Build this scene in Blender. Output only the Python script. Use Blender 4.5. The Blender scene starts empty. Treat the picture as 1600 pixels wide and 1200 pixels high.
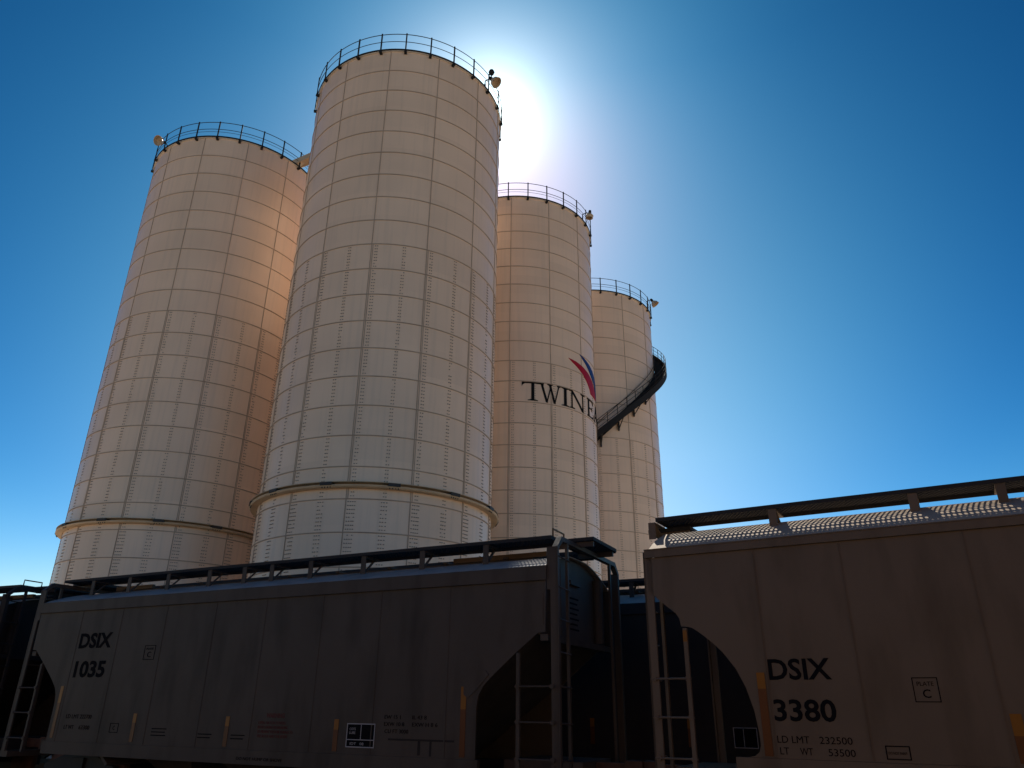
import bpy, bmesh, math, random
from math import sin, cos, pi, radians, sqrt, atan2, hypot
from mathutils import Vector, Matrix
random.seed(4)
C = bpy.context.scene.collection
SC = bpy.context.scene

# ------------------------------------------------------------------ camera
HC = 1.8
F_PX, PITCH, ROLL = 1160.7007, 0.41070, -0.0108
cam_d = bpy.data.cameras.new('camera'); cam = bpy.data.objects.new('camera', cam_d); C.objects.link(cam)
cam_d.sensor_width = 36.0; cam_d.lens = F_PX / 1600 * 36.0; cam_d.clip_end = 6000; cam_d.clip_start = 0.05
fwd = Vector((0, cos(PITCH), sin(PITCH))); up0 = Vector((0, -sin(PITCH), cos(PITCH))); rt0 = Vector((1, 0, 0))
rt = rt0 * cos(ROLL) - up0 * sin(ROLL); up = rt0 * sin(ROLL) + up0 * cos(ROLL)
m = Matrix((rt, up, -fwd)).transposed().to_4x4(); m.translation = (0, 0, HC)
cam.matrix_world = m
SC.camera = cam

# ------------------------------------------------------------------ sky, sun, exposure
SUN_AZ, SUN_EL = radians(-2.32), radians(43.48)
sdir = Vector((sin(SUN_AZ) * cos(SUN_EL), cos(SUN_AZ) * cos(SUN_EL), sin(SUN_EL)))
W = bpy.data.worlds.new('World'); SC.world = W; W.use_nodes = True
nt = W.node_tree; nt.nodes.clear()
def N(t, tree=None, **k):
    n = (tree or nt).nodes.new(t)
    for a, b in k.items(): setattr(n, a, b)
    return n
out = N('ShaderNodeOutputWorld'); bg = N('ShaderNodeBackground'); sky = N('ShaderNodeTexSky', sky_type='NISHITA')
sky.sun_disc = False; sky.sun_elevation = SUN_EL; sky.sun_rotation = SUN_AZ
sky.altitude = 800; sky.air_density = 1.0; sky.dust_density = 0.5; sky.ozone_density = 2.5
bg.inputs['Strength'].default_value = 0.085
# deep blue of very clear dry air: contrast of the sky colour per channel
sepc = N('ShaderNodeSeparateColor'); comb = N('ShaderNodeCombineColor'); nt.links.new(sky.outputs[0], sepc.inputs[0])
SK = 0.085
for i, (pw, kk, cap) in enumerate(((3.8, 16.67, .95), (2.2, 2.84, .97), (2.0, 1.86, 1.0))):
    a = N('ShaderNodeMath', operation='MULTIPLY'); a.inputs[1].default_value = SK
    b = N('ShaderNodeMath', operation='POWER'); b.inputs[1].default_value = pw
    c = N('ShaderNodeMath', operation='MULTIPLY'); c.inputs[1].default_value = kk
    d = N('ShaderNodeMath', operation='SMOOTH_MIN'); d.inputs[1].default_value = cap; d.inputs[2].default_value = .12
    e = N('ShaderNodeMath', operation='DIVIDE'); e.inputs[1].default_value = SK
    nt.links.new(sepc.outputs[i], a.inputs[0]); nt.links.new(a.outputs[0], b.inputs[0]); nt.links.new(b.outputs[0], c.inputs[0]); nt.links.new(c.outputs[0], d.inputs[0]); nt.links.new(d.outputs[0], e.inputs[0]); nt.links.new(e.outputs[0], comb.inputs[i])
# circumsolar aureole: a function of the angle to the sun in world space
geo = N('ShaderNodeTexCoord'); dot = N('ShaderNodeVectorMath', operation='DOT_PRODUCT'); dot.inputs[1].default_value = sdir
nrm = N('ShaderNodeVectorMath', operation='NORMALIZE')
ac = N('ShaderNodeMath', operation='ARCCOSINE')
def expo(scale, amp):
    a = N('ShaderNodeMath', operation='MULTIPLY'); a.inputs[1].default_value = -1 / radians(scale)
    b = N('ShaderNodeMath', operation='EXPONENT'); c = N('ShaderNodeMath', operation='MULTIPLY'); c.inputs[1].default_value = amp
    nt.links.new(ac.outputs[0], a.inputs[0]); nt.links.new(a.outputs[0], b.inputs[0]); nt.links.new(b.outputs[0], c.inputs[0])
    return c
nt.links.new(geo.outputs['Generated'], nrm.inputs[0]); nt.links.new(nrm.outputs[0], dot.inputs[0]); nt.links.new(dot.outputs['Value'], ac.inputs[0])
e1 = expo(2.0, 1.0); e2 = expo(12.0, 1.0)
s1 = N('ShaderNodeVectorMath', operation='SCALE'); s1.inputs[0].default_value = tuple(v / SK for v in (2.2, 2.9, 2.6)); nt.links.new(e1.outputs[0], s1.inputs['Scale'])
s2 = N('ShaderNodeVectorMath', operation='SCALE'); s2.inputs[0].default_value = tuple(v / SK for v in (.045, .235, .35)); nt.links.new(e2.outputs[0], s2.inputs['Scale'])
a1 = N('ShaderNodeVectorMath', operation='ADD'); a2 = N('ShaderNodeVectorMath', operation='ADD')
sz = N('ShaderNodeSeparateXYZ'); nt.links.new(nrm.outputs[0], sz.inputs[0])
lowr = N('ShaderNodeMapRange'); lowr.inputs['From Min'].default_value = .72; lowr.inputs['From Max'].default_value = .30; nt.links.new(sz.outputs['Z'], lowr.inputs['Value'])
nearr = N('ShaderNodeMapRange', interpolation_type='SMOOTHSTEP'); nearr.inputs['From Min'].default_value = radians(42); nearr.inputs['From Max'].default_value = radians(20); nt.links.new(ac.outputs[0], nearr.inputs['Value'])
pr_ = N('ShaderNodeMath', operation='MULTIPLY'); nt.links.new(lowr.outputs[0], pr_.inputs[0]); nt.links.new(nearr.outputs[0], pr_.inputs[1])
bs = N('ShaderNodeVectorMath', operation='SCALE'); bs.inputs[0].default_value = (2.8, 1.0, .30); nt.links.new(pr_.outputs[0], bs.inputs['Scale'])
b1_ = N('ShaderNodeVectorMath', operation='ADD'); b1_.inputs[1].default_value = (.85, .95, 1.02); nt.links.new(bs.outputs[0], b1_.inputs[0])
cm = N('ShaderNodeVectorMath', operation='MULTIPLY'); nt.links.new(comb.outputs[0], cm.inputs[0]); nt.links.new(b1_.outputs[0], cm.inputs[1])
nt.links.new(s1.outputs[0], a1.inputs[0]); nt.links.new(s2.outputs[0], a1.inputs[1]); nt.links.new(a1.outputs[0], a2.inputs[0]); nt.links.new(cm.outputs[0], a2.inputs[1])
nt.links.new(a2.outputs[0], bg.inputs['Color']); nt.links.new(bg.outputs[0], out.inputs[0])
sl = bpy.data.lights.new('sun', 'SUN'); sl.energy = 4.6; sl.angle = radians(0.53); sl.color = (1, .93, .82)
so = bpy.data.objects.new('sun', sl); C.objects.link(so); so.rotation_euler = sdir.to_track_quat('Z', 'Y').to_euler()
so.location = (0, 0, 80)
SC.view_settings.view_transform = 'Standard'; SC.view_settings.look = 'None'; SC.view_settings.gamma = 1
SC.view_settings.exposure = 0.0
SC.view_settings.use_curve_mapping = False

# ------------------------------------------------------------------ materials
def mat(name, col, rough=.5, metal=0.0, var=.08, vscale=1.5, bump=0.0, bscale=8, coat=0.0, dirt=None, dscale=(1, 1, .25), damt=.5, emis=None):
    M = bpy.data.materials.new(name); M.use_nodes = True; t = M.node_tree; b = t.nodes['Principled BSDF']
    b.inputs['Roughness'].default_value = rough; b.inputs['Metallic'].default_value = metal
    if coat: b.inputs['Coat Weight'].default_value = coat; b.inputs['Coat Roughness'].default_value = .12
    tc = N('ShaderNodeTexCoord', t); nz = N('ShaderNodeTexNoise', t); nz.inputs['Scale'].default_value = vscale; nz.inputs['Detail'].default_value = 6
    t.links.new(tc.outputs['Object'], nz.inputs['Vector'])
    rp = N('ShaderNodeMapRange', t); rp.inputs['From Min'].default_value = .3; rp.inputs['From Max'].default_value = .7
    rp.inputs['To Min'].default_value = 1 - var; rp.inputs['To Max'].default_value = 1 + var
    t.links.new(nz.outputs['Fac'], rp.inputs['Value'])
    sc = N('ShaderNodeVectorMath', t, operation='SCALE'); sc.inputs[0].default_value = col[:3]; t.links.new(rp.outputs[0], sc.inputs['Scale'])
    last = sc.outputs[0]
    if dirt:
        mp = N('ShaderNodeMapping', t); mp.inputs['Scale'].default_value = dscale; t.links.new(tc.outputs['Object'], mp.inputs['Vector'])
        n2 = N('ShaderNodeTexNoise', t); n2.inputs['Scale'].default_value = 2.2; n2.inputs['Detail'].default_value = 8; t.links.new(mp.outputs[0], n2.inputs['Vector'])
        r2 = N('ShaderNodeMapRange', t); r2.inputs['From Min'].default_value = .48; r2.inputs['From Max'].default_value = .75; r2.inputs['To Max'].default_value = damt
        t.links.new(n2.outputs['Fac'], r2.inputs['Value'])
        mx = N('ShaderNodeMix', t, data_type='RGBA'); mx.inputs['B'].default_value = (*dirt, 1)
        t.links.new(r2.outputs[0], mx.inputs['Factor']); t.links.new(last, mx.inputs['A']); last = mx.outputs['Result']
    t.links.new(last, b.inputs['Base Color'])
    if bump:
        n3 = N('ShaderNodeTexNoise', t); n3.inputs['Scale'].default_value = bscale; n3.inputs['Detail'].default_value = 4; t.links.new(tc.outputs['Object'], n3.inputs['Vector'])
        bp = N('ShaderNodeBump', t); bp.inputs['Strength'].default_value = bump; bp.inputs['Distance'].default_value = .05
        t.links.new(n3.outputs['Fac'], bp.inputs['Height']); t.links.new(bp.outputs[0], b.inputs['Normal'])
    return M

RING_H = 1.3099; NSEC = 13
def silo_paint():
    M = bpy.data.materials.new('silo_paint'); M.use_nodes = True; t = M.node_tree; b = t.nodes['Principled BSDF']
    L = t.links.new
    tc = N('ShaderNodeTexCoord', t); sx = N('ShaderNodeSeparateXYZ', t); L(tc.outputs['Object'], sx.inputs[0])
    an = N('ShaderNodeMath', t, operation='ARCTAN2'); L(sx.outputs['Y'], an.inputs[0]); L(sx.outputs['X'], an.inputs[1])
    k = N('ShaderNodeMath', t, operation='MULTIPLY'); k.inputs[1].default_value = NSEC / (2 * pi); L(an.outputs[0], k.inputs[0])
    fl = N('ShaderNodeMath', t, operation='FLOOR'); L(k.outputs[0], fl.inputs[0])
    z = N('ShaderNodeMath', t, operation='DIVIDE'); z.inputs[1].default_value = RING_H; L(sx.outputs['Z'], z.inputs[0])
    fz = N('ShaderNodeMath', t, operation='FLOOR'); L(z.outputs[0], fz.inputs[0])
    cb = N('ShaderNodeCombineXYZ', t); L(fl.outputs[0], cb.inputs[0]); L(fz.outputs[0], cb.inputs[1])
    wn = N('ShaderNodeTexWhiteNoise', t); L(cb.outputs[0], wn.inputs['Vector'])
    r = N('ShaderNodeMapRange', t); r.inputs['To Min'].default_value = .965; r.inputs['To Max'].default_value = 1.035; L(wn.outputs['Value'], r.inputs['Value'])
    nz = N('ShaderNodeTexNoise', t); nz.inputs['Scale'].default_value = .35; nz.inputs['Detail'].default_value = 8; oi = N('ShaderNodeObjectInfo', t); of = N('ShaderNodeVectorMath', t, operation='SCALE'); of.inputs[0].default_value = (37, 11, 23); L(oi.outputs['Random'], of.inputs['Scale']); av = N('ShaderNodeVectorMath', t, operation='ADD'); L(tc.outputs['Object'], av.inputs[0]); L(of.outputs[0], av.inputs[1]); L(av.outputs[0], nz.inputs['Vector'])
    r2 = N('ShaderNodeMapRange', t); r2.inputs['From Min'].default_value = .3; r2.inputs['From Max'].default_value = .7; r2.inputs['To Min'].default_value = .94; r2.inputs['To Max'].default_value = 1.04; L(nz.outputs['Fac'], r2.inputs['Value'])
    mu = N('ShaderNodeMath', t, operation='MULTIPLY'); L(r.outputs[0], mu.inputs[0]); L(r2.outputs[0], mu.inputs[1])
    sc = N('ShaderNodeVectorMath', t, operation='SCALE'); sc.inputs[0].default_value = SILO_COL; L(mu.outputs[0], sc.inputs['Scale'])
    # faint vertical rain streaks
    mp = N('ShaderNodeMapping', t); mp.inputs['Scale'].default_value = (3, 3, .12); L(tc.outputs['Object'], mp.inputs['Vector'])
    n2 = N('ShaderNodeTexNoise', t); n2.inputs['Scale'].default_value = 1.5; n2.inputs['Detail'].default_value = 7; L(mp.outputs[0], n2.inputs['Vector'])
    r3 = N('ShaderNodeMapRange', t); r3.inputs['From Min'].default_value = .5; r3.inputs['From Max'].default_value = .8; r3.inputs['To Max'].default_value = .22; L(n2.outputs['Fac'], r3.inputs['Value'])
    mx = N('ShaderNodeMix', t, data_type='RGBA'); mx.inputs['B'].default_value = (.42, .36, .30, 1); L(r3.outputs[0], mx.inputs['Factor']); L(sc.outputs[0], mx.inputs['A'])
    L(mx.outputs['Result'], b.inputs['Base Color']); b.inputs['Roughness'].default_value = .38
    b.inputs['Coat Weight'].default_value = .25; b.inputs['Coat Roughness'].default_value = .25
    n4 = N('ShaderNodeTexNoise', t); n4.inputs['Scale'].default_value = 1.3; n4.inputs['Detail'].default_value = 2; L(tc.outputs['Object'], n4.inputs['Vector'])
    bp = N('ShaderNodeBump', t); bp.inputs['Strength'].default_value = .25; bp.inputs['Distance'].default_value = .03; L(n4.outputs['Fac'], bp.inputs['Height']); L(bp.outputs[0], b.inputs['Normal'])
    return M
SILO_COL = (.93, .70, .52)
M_SILO = silo_paint()
M_SEAM = mat('sealant', (.48, .36, .27), .8, var=.15)
M_BOLT = mat('bolt_head', (.33, .26, .21), .6, var=.2)
M_RAIL = mat('black_railing', (.012, .012, .014), .8)
M_BEAM = mat('tan_beam', (.62, .47, .31), .5, var=.1)
M_LAMP = mat('lamp_shade', (.55, .42, .28), .5)
M_ROOFS = mat('silo_roof', (.75, .68, .6), .4)
M_INK = mat('black_lettering', (.012, .012, .014), .45)
for m_ in (M_INK,): m_.node_tree.nodes['Principled BSDF'].inputs['Specular IOR Level'].default_value = .08; m_.node_tree.nodes['Principled BSDF'].inputs['Roughness'].default_value = .8
M_LRED = mat('red_logo', (.42, .012, .03), .45)
M_LBLU = mat('blue_logo', (.015, .045, .20), .45)
for m_ in (M_LRED, M_LBLU): m_.node_tree.nodes['Principled BSDF'].inputs['Specular IOR Level'].default_value = .1
M_CAR1 = mat('grey_car_paint', (.140, .115, .088), .5, var=.10, vscale=.9, bump=.25, bscale=1.6, dirt=(.055, .045, .035), damt=.6)
M_CAR2 = mat('tan_car_paint', (.25, .185, .125), .42, var=.06, vscale=.8, bump=.2, bscale=1.3, dirt=(.11, .075, .045), damt=.5)
M_CAR3 = mat('dark_and_shade_paint', (.06, .052, .045), .75, var=.12, dirt=(.06, .05, .04))  # dark paint; on the left-end car it stands for shade
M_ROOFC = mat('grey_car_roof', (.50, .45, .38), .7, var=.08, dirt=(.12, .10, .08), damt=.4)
for m_ in (M_CAR1, M_ROOFC, M_CAR2): m_.node_tree.nodes['Principled BSDF'].inputs['Specular IOR Level'].default_value = .2
M_ROOF2 = mat('sunlit_car_roof', (.64, .47, .31), .75, var=.08, dirt=(.25, .18, .12), damt=.3)  # lighter than the side paint: sunlight on the roof put into its colour
M_DARK = mat('dark_steel', (.035, .034, .034), .6, var=.2)
M_WALKM = mat('galvanised_walkway', (.04, .038, .036), .75, metal=.0, var=.15)
M_TAPE = mat('yellow_reflector', (.40, .145, .006), .35, var=.1)
M_TAPER = mat('red_reflector', (.19, .052, .006), .35, var=.1)
M_WARN = mat('red_stencil', (.16, .02, .014), .5)
M_PLAC = mat('white_edge', (.6, .6, .58), .5)
M_YEL = mat('ochre_steel', (.22, .13, .05), .5, var=.2)
M_RUST = mat('rusty_rail', (.16, .08, .045), .6, var=.3, vscale=6)
M_SHINY = mat('rail_head', (.5, .48, .45), .25, metal=1)
M_WOOD = mat('sleeper_wood', (.06, .045, .035), .9, var=.3, vscale=5)
M_GRND = mat('dry_gravel_ground', (.50, .37, .25), .95, var=.2, vscale=.6, bump=.6, bscale=3)
M_ASPH = mat('added_dark_asphalt', (.028, .026, .025), .9, var=.25, vscale=3, bump=.3, bscale=30)
M_BALL = mat('ballast_stone', (.20, .17, .145), .95, var=.45, vscale=14, bump=1, bscale=18)

# ------------------------------------------------------------------ mesh helpers
class MB:
    def __init__(s): s.v = []; s.f = []; s.mi = []
    def add(s, vs, fs, mi=0):
        o = len(s.v); s.v += [tuple(v) for v in vs]; s.f += [tuple(i + o for i in f) for f in fs]; s.mi += [mi] * len(fs); return s
    def box(s, x0, x1, y0, y1, z0, z1, mi=0):
        vs = [(x, y, z) for z in (z0, z1) for y in (y0, y1) for x in (x0, x1)]
        return s.add(vs, [(0, 2, 3, 1), (4, 5, 7, 6), (0, 1, 5, 4), (2, 6, 7, 3), (0, 4, 6, 2), (1, 3, 7, 5)], mi)
    def beam(s, a, b, w, h, mi=0, upv=(0, 0, 1)):
        a = Vector(a); b = Vector(b); d = (b - a).normalized(); u = Vector(upv)
        if abs(d.dot(u)) > .98: u = Vector((1, 0, 0))
        sd = d.cross(u).normalized() * w / 2; uu = sd.cross(d).normalized() * h / 2
        vs = [p + sx * sd + sz * uu for p in (a, b) for sx, sz in ((-1, -1), (1, -1), (1, 1), (-1, 1))]
        return s.add(vs, [(0, 3, 2, 1), (4, 5, 6, 7), (0, 1, 5, 4), (1, 2, 6, 5), (2, 3, 7, 6), (3, 0, 4, 7)], mi)
    def tube(s, pts, r, n=8, mi=0, closed=False, caps=True):
        pts = [Vector(p) for p in pts]; k = len(pts); o = len(s.v); prev = None
        for i, p in enumerate(pts):
            a = pts[(i - 1) % k] if (closed or i > 0) else p; b = pts[(i + 1) % k] if (closed or i < k - 1) else p
            d = (b - a).normalized(); u = prev if prev and abs(prev.dot(d)) < .95 else (Vector((0, 0, 1)) if abs(d.z) < .9 else Vector((1, 0, 0)))
            x = d.cross(u).normalized(); y = x.cross(d).normalized(); prev = y
            rr = r[i] if isinstance(r, (list, tuple)) else r
            for j in range(n):
                t = 2 * pi * j / n; s.v.append(tuple(p + x * cos(t) * rr + y * sin(t) * rr))
        for i in range(k if closed else k - 1):
            for j in range(n):
                a = o + i * n + j; b = o + i * n + (j + 1) % n; c = o + ((i + 1) % k) * n + (j + 1) % n; d = o + ((i + 1) % k) * n + j
                s.f.append((a, d, c, b)); s.mi.append(mi)
        if not closed and caps:
            s.f.append(tuple(o + j for j in range(n))); s.f.append(tuple(o + (k - 1) * n + j for j in reversed(range(n)))); s.mi += [mi, mi]
        return s
    def cyl(s, a, b, r, n=16, mi=0): return s.tube([a, b], r, n, mi)
    def prism(s, poly, axis, a0, a1, mi=0):
        """closed outline in two axes extruded along the third (axis 'y': poly=(x,z))"""
        k = len(poly)
        f3 = {'y': lambda p, a: (p[0], a, p[1]), 'x': lambda p, a: (a, p[0], p[1]), 'z': lambda p, a: (p[0], p[1], a)}[axis]
        vs = [f3(p, a0) for p in poly] + [f3(p, a1) for p in poly]
        fs = [tuple(range(k)), tuple(reversed(range(k, 2 * k)))] + [(i, i + k, (i + 1) % k + k, (i + 1) % k) for i in range(k)]
        return s.add(vs, fs, mi)
    def build(s, name, mats, parent=None, smooth=False, fix=True):
        me = bpy.data.meshes.new(name); me.from_pydata(s.v, [], s.f)
        mats = mats if isinstance(mats, (list, tuple)) else [mats]
        for mm in mats: me.materials.append(mm)
        me.polygons.foreach_set('material_index', s.mi)
        if fix:
            b = bmesh.new(); b.from_mesh(me)
            ng = [f for f in b.faces if len(f.verts) > 4]
            if ng: bmesh.ops.triangulate(b, faces=ng)
            bmesh.ops.recalc_face_normals(b, faces=b.faces); b.to_mesh(me); b.free()
        if smooth:
            me.polygons.foreach_set('use_smooth', [True] * len(me.polygons))
            me.set_sharp_from_angle(angle=radians(40))
        o = bpy.data.objects.new(name, me); C.objects.link(o)
        if parent: o.parent = parent
        return o
def empty(name, loc, rz=0):
    o = bpy.data.objects.new(name, None); C.objects.link(o); o.location = loc; o.rotation_euler = (0, 0, rz); o.empty_display_size = .5; return o
def tag(o, label=None, cat=None, group=None, kind=None):
    if label: o['label'] = label
    if cat: o['category'] = cat
    if group: o['group'] = group
    if kind: o['kind'] = kind
    return o
def copy_tree(o, parent=None):
    c = o.copy(); C.objects.link(c); c.parent = parent
    for ch in o.children: copy_tree(ch, c)
    return c

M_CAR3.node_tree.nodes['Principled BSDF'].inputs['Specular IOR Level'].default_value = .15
# ------------------------------------------------------------------ ground
g = MB(); GZ = -.35
n = 24
ext = [-3000, -1200, -500, -200, -100, -60, -40, -30, -20, -10, 0, 10, 20, 30, 40, 60, 80, 100, 150, 250, 500, 1200, 3000]
vs = [(x, y, GZ) for y in ext for x in ext]; q = len(ext)
g.add(vs, [(j * q + i, j * q + i + 1, (j + 1) * q + i + 1, (j + 1) * q + i) for j in range(q - 1) for i in range(q - 1)])
tag(g.build('ground', M_GRND), kind='structure')
g = MB(); g.box(-160, 160, -60, 6.5, GZ - .05, GZ + .004)  # unseen dark strip, added to cut the ground bounce onto the cars
tag(g.build('added_dark_yard', M_ASPH), kind='structure')

# added unseen shed behind the camera: shades the cars and bounces warm light
M_CLAD = mat('brown_cladding', (.30, .165, .08), .8, var=.15, dirt=(.06, .04, .025))
M_SHEDR = mat('shed_roof', (.20, .17, .14), .7)
shed = tag(empty('shade_shed', (0, -16, GZ)), 'added brown ribbed shed, unseen, shading and warming the train', 'added light blocker')
b_ = MB(); b_.box(-70, 60, -14, 0, 0, 12)
k_ = -70
while k_ < 60: b_.box(k_ + .1, k_ + .22, 0, .05, .05, 11.9); k_ += .6
b_.build('wall', M_CLAD, shed)
b_ = MB(); b_.prism([(-14.4, 12.002), (.4, 12.002), (-7, 14.2)], 'x', -70.4, 60.4); b_.build('roof', M_SHEDR, shed)
for k_ in (-52, -28, -4, 20, 44):
    b_ = MB(); b_.box(k_, k_ + 5, .06, .14, 0, 5.2)
    for z_ in range(1, 13): b_.box(k_ + .1, k_ + 4.9, .14, .16, z_ * .4, z_ * .4 + .06)
    b_.build('roller_door', M_DARK, shed)

# ------------------------------------------------------------------ silos
SS = 1.45                       # true size of the silo group (its shadow falls short of the train's right part)
def far(x, y, z): return (x * SS, y * SS, HC + SS * (z - HC))
GB = HC + (GZ - HC) / SS       # ground level before scaling
R = 5.2
SILOS = {1: (-18.163, 40.207, 32.909, -28.2), 2: (-6.094, 33.525, 32.767, -13.8), 3: (.229, 44.922, 32.404, -4.1), 4: (6.073, 54.392, 31.022, 4.7),
         5: (-12.0, 51.6, 31.6, -6.0), 6: (-6.0, 62.4, 31.0, 9.0)}
def silo(idx, label):
    x, y, zt, ph0 = SILOS[idx]
    base = atan2(-x, -y)              # heading from the silo towards the camera
    # local +X axis points along the seam at ph0; phi grows to the right as seen from the camera
    def world_ang(phi): return atan2(-y, -x) + radians(phi)
    root = empty('storage_silo', far(x, y, GB), world_ang(ph0)); root.scale = (SS, SS, SS)
    tag(root, label, 'silo', 'white bolted steel silos')
    H = zt - GB
    def P(phi, r, z): a = radians(phi - ph0); return (r * cos(a), r * sin(a), z - GB)
    w = MB(); nseg = 13 * 10
    # shell
    levels = [0] + [H - k * RING_H for k in range(int(H / RING_H), -1, -1)]
    o = 0
    for z in levels:
        for i in range(nseg): a = 2 * pi * i / nseg; w.v.append((R * cos(a), R * sin(a), z))
    for l in range(len(levels) - 1):
        for i in range(nseg): w.f.append((l * nseg + i, l * nseg + (i + 1) % nseg, (l + 1) * nseg + (i + 1) % nseg, (l + 1) * nseg + i)); w.mi.append(0)
    # horizontal lap seams, vertical lap seams
    def band(z0, z1, r1, mi=1, r0=R - .01):
        o = len(w.v)
        for r, z in ((r0, z0), (r1, z0), (r1, z1), (r0, z1)):
            for i in range(nseg): a = 2 * pi * i / nseg; w.v.append((r * cos(a), r * sin(a), z))
        for l in range(3):
            for i in range(nseg): w.f.append((o + l * nseg + i, o + l * nseg + (i + 1) % nseg, o + (l + 1) * nseg + (i + 1) % nseg, o + (l + 1) * nseg + i)); w.mi.append(mi)
    for l, z in enumerate(levels[1:-1]):
        band(z - .020, z + .020, R + .028)
        band(z + .020, z + .10, R + .012, 0)
    def vstrip(a, hw, z0, z1, pr, mi):
        o = []
        for zz in (z0, z1):
            for rr, aa in ((R - .01, a - hw / R), (R + pr, a - hw / R), (R + pr, a + hw / R), (R - .01, a + hw / R)): o.append((rr * cos(aa), rr * sin(aa), zz))
        w.add(o, [(0, 1, 5, 4), (1, 2, 6, 5), (2, 3, 7, 6)], mi)
    zb = H - 9 * RING_H
    for s in range(NSEC):
        a = 2 * pi * s / NSEC
        for l in range(len(levels) - 1):
            z0, z1 = levels[l] + .021, levels[l + 1] - .021
            if z1 - z0 < .1: continue
            low = levels[l + 1] < zb + .1
            vstrip(a, .018, z0, z1, .024, 1)
            if low and H - levels[l + 1] < 17 * RING_H + .1:
                vstrip(a + .062 / R, .016, z0, z1, .018, 1)
                vstrip(a + .031 / R, .014, z0, z1, .012, 0)
    # bolts of the lower courses, joined into the wall
    bv = []
    for l in range(len(levels) - 1):
        z0, z1 = levels[l], levels[l + 1]
        if z1 > zb + .1 or z1 - z0 < 1: continue
        depth = (zb - z1) / RING_H
        for s in range(NSEC * 2):
            a0 = 2 * pi * s / (NSEC * 2) + radians(2.5)
            offs = (-.045, .045) if depth < 8 else (-.10, -.01, .10) if s % 2 else (-.13, -.04, .05, .13)
            nb = 8
            for b in range(nb):
                zz = z0 + (b + .75) * (z1 - z0) / (nb + .5)
                for of in offs:
                    if random.random() < .06: continue
                    a = a0 + (of + random.uniform(-.006, .006)) / R; h = .024 / R; hz = .015; r0, r1 = R + .001, R + .030
                    w.add([(r * cos(t), r * sin(t), z_) for r in (r0, r1) for t, z_ in ((a - h, zz - hz), (a + h, zz - hz), (a + h, zz + hz), (a - h, zz + hz))],
                          [(4, 5, 6, 7), (0, 1, 5, 4), (1, 2, 6, 5), (2, 3, 7, 6), (3, 0, 4, 7)], 2)
    wl = w.build('wall', [M_SILO, M_SEAM, M_BOLT], root, fix=False)
    me = wl.data; sm = [p.material_index == 0 and p.index < (len(levels) - 1) * nseg for p in me.polygons]; me.polygons.foreach_set('use_smooth', sm)
    # roof: shallow cone with an eave lip and a cap
    rf = MB(); n = 104
    prof = [(R - .02, H - .02), (R + .07, H - .02), (R + .07, H + .05), (R - .1, H + .07), (1.1, H + .95), (1.0, H + 1.25), (0.02, H + 1.35)]
    for r, z in prof:
        for i in range(n): a = 2 * pi * i / n; rf.v.append((r * cos(a), r * sin(a), z))
    for l in range(len(prof) - 1):
        for i in range(n): rf.f.append((l * n + i, l * n + (i + 1) % n, (l + 1) * n + (i + 1) % n, (l + 1) * n + i)); rf.mi.append(0)
    rf.build('roof', M_ROOFS, root)
    # black ledge angle + rails + posts
    gr = MB(); n = 130
    def ring_tube(r, z, rad, nn=6): gr.tube([(r * cos(2 * pi * i / n), r * sin(2 * pi * i / n), z) for i in range(n)], rad, nn, closed=True)
    ring_tube(R + .12, H + 1.10, .021); ring_tube(R + .12, H + .58, .018)
    if idx != 2: ring_tube(R + .10, H + .40, .012)
    def ringband(r0, r1, z0, z1):
        o = len(gr.v)
        for r, z in ((r0, z0), (r1, z0), (r1, z1), (r0, z1)):
            for i in range(n): a = 2 * pi * i / n; gr.v.append((r * cos(a), r * sin(a), z))
        for l in range(4):
            for i in range(n): gr.f.append((o + l * n + i, o + l * n + (i + 1) % n, o + ((l + 1) % 4) * n + (i + 1) % n, o + ((l + 1) % 4) * n + i)); gr.mi.append(0)
    ringband(R + .08, R + .11, H + .02, H + .10)
    rail = gr.build('guard_rail', M_RAIL, root)
    for k in range(26):
        a = radians(360 / 26 * k + (8.2 if idx != 3 else -2.1)); p = MB()
        c = Vector((cos(a), sin(a), 0)); r1 = R + .15
        p.beam(c * r1 + Vector((0, 0, H - .16)), c * r1 + Vector((0, 0, H + 1.14)), .07, .045, upv=(cos(a), sin(a), 0))
        p.beam(c * (R + .01) + Vector((0, 0, H - .13)), c * (R + .20) + Vector((0, 0, H - .13)), .13, .10)
        p.build('post', M_RAIL, rail)
    if idx in (1, 2):
        s = MB(); n = 130; zc = 9.72 - GB if idx == 2 else 9.74 - GB
        prof = [(R - .01, zc - .12), (R + .30, zc - .12), (R + .34, zc - .07), (R + .34, zc - .04), (R + .05, zc - .035), (R + .05, zc + .06), (R + .34, zc + .065), (R + .34, zc + .09), (R - .01, zc + .10)]
        for r, z in prof:
            for i in range(n): a = 2 * pi * i / n; s.v.append((r * cos(a), r * sin(a), z))
        for l in range(len(prof) - 1):
            for i in range(n): s.f.append((l * n + i, l * n + (i + 1) % n, (l + 1) * n + (i + 1) % n, (l + 1) * n + i)); s.mi.append(0)
        sr = s.build('stiffener_ring', M_BEAM, root)
        for k in range(13):
            a = radians(360 / 13 * k - 8.0 if idx == 2 else 360 / 13 * k - 8.0 + 27.69 * 0); c = MB(); d = Vector((cos(a), sin(a), 0)); tt = Vector((-sin(a), cos(a), 0))
            p0 = d * (R + .20); c.beam(p0 - tt * .24 + Vector((0, 0, zc - .0)), p0 + tt * .24 + Vector((0, 0, zc)), .34, .13)
            for q_ in (-.17, -.06, .06, .17): c.cyl(p0 + tt * q_ + d * .1 + Vector((0, 0, zc - .16)), p0 + tt * q_ + d * .1 + Vector((0, 0, zc - .11)), .02, 6)
            c.build('splice_clip', M_DARK, sr)
    return root, P, world_ang
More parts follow.
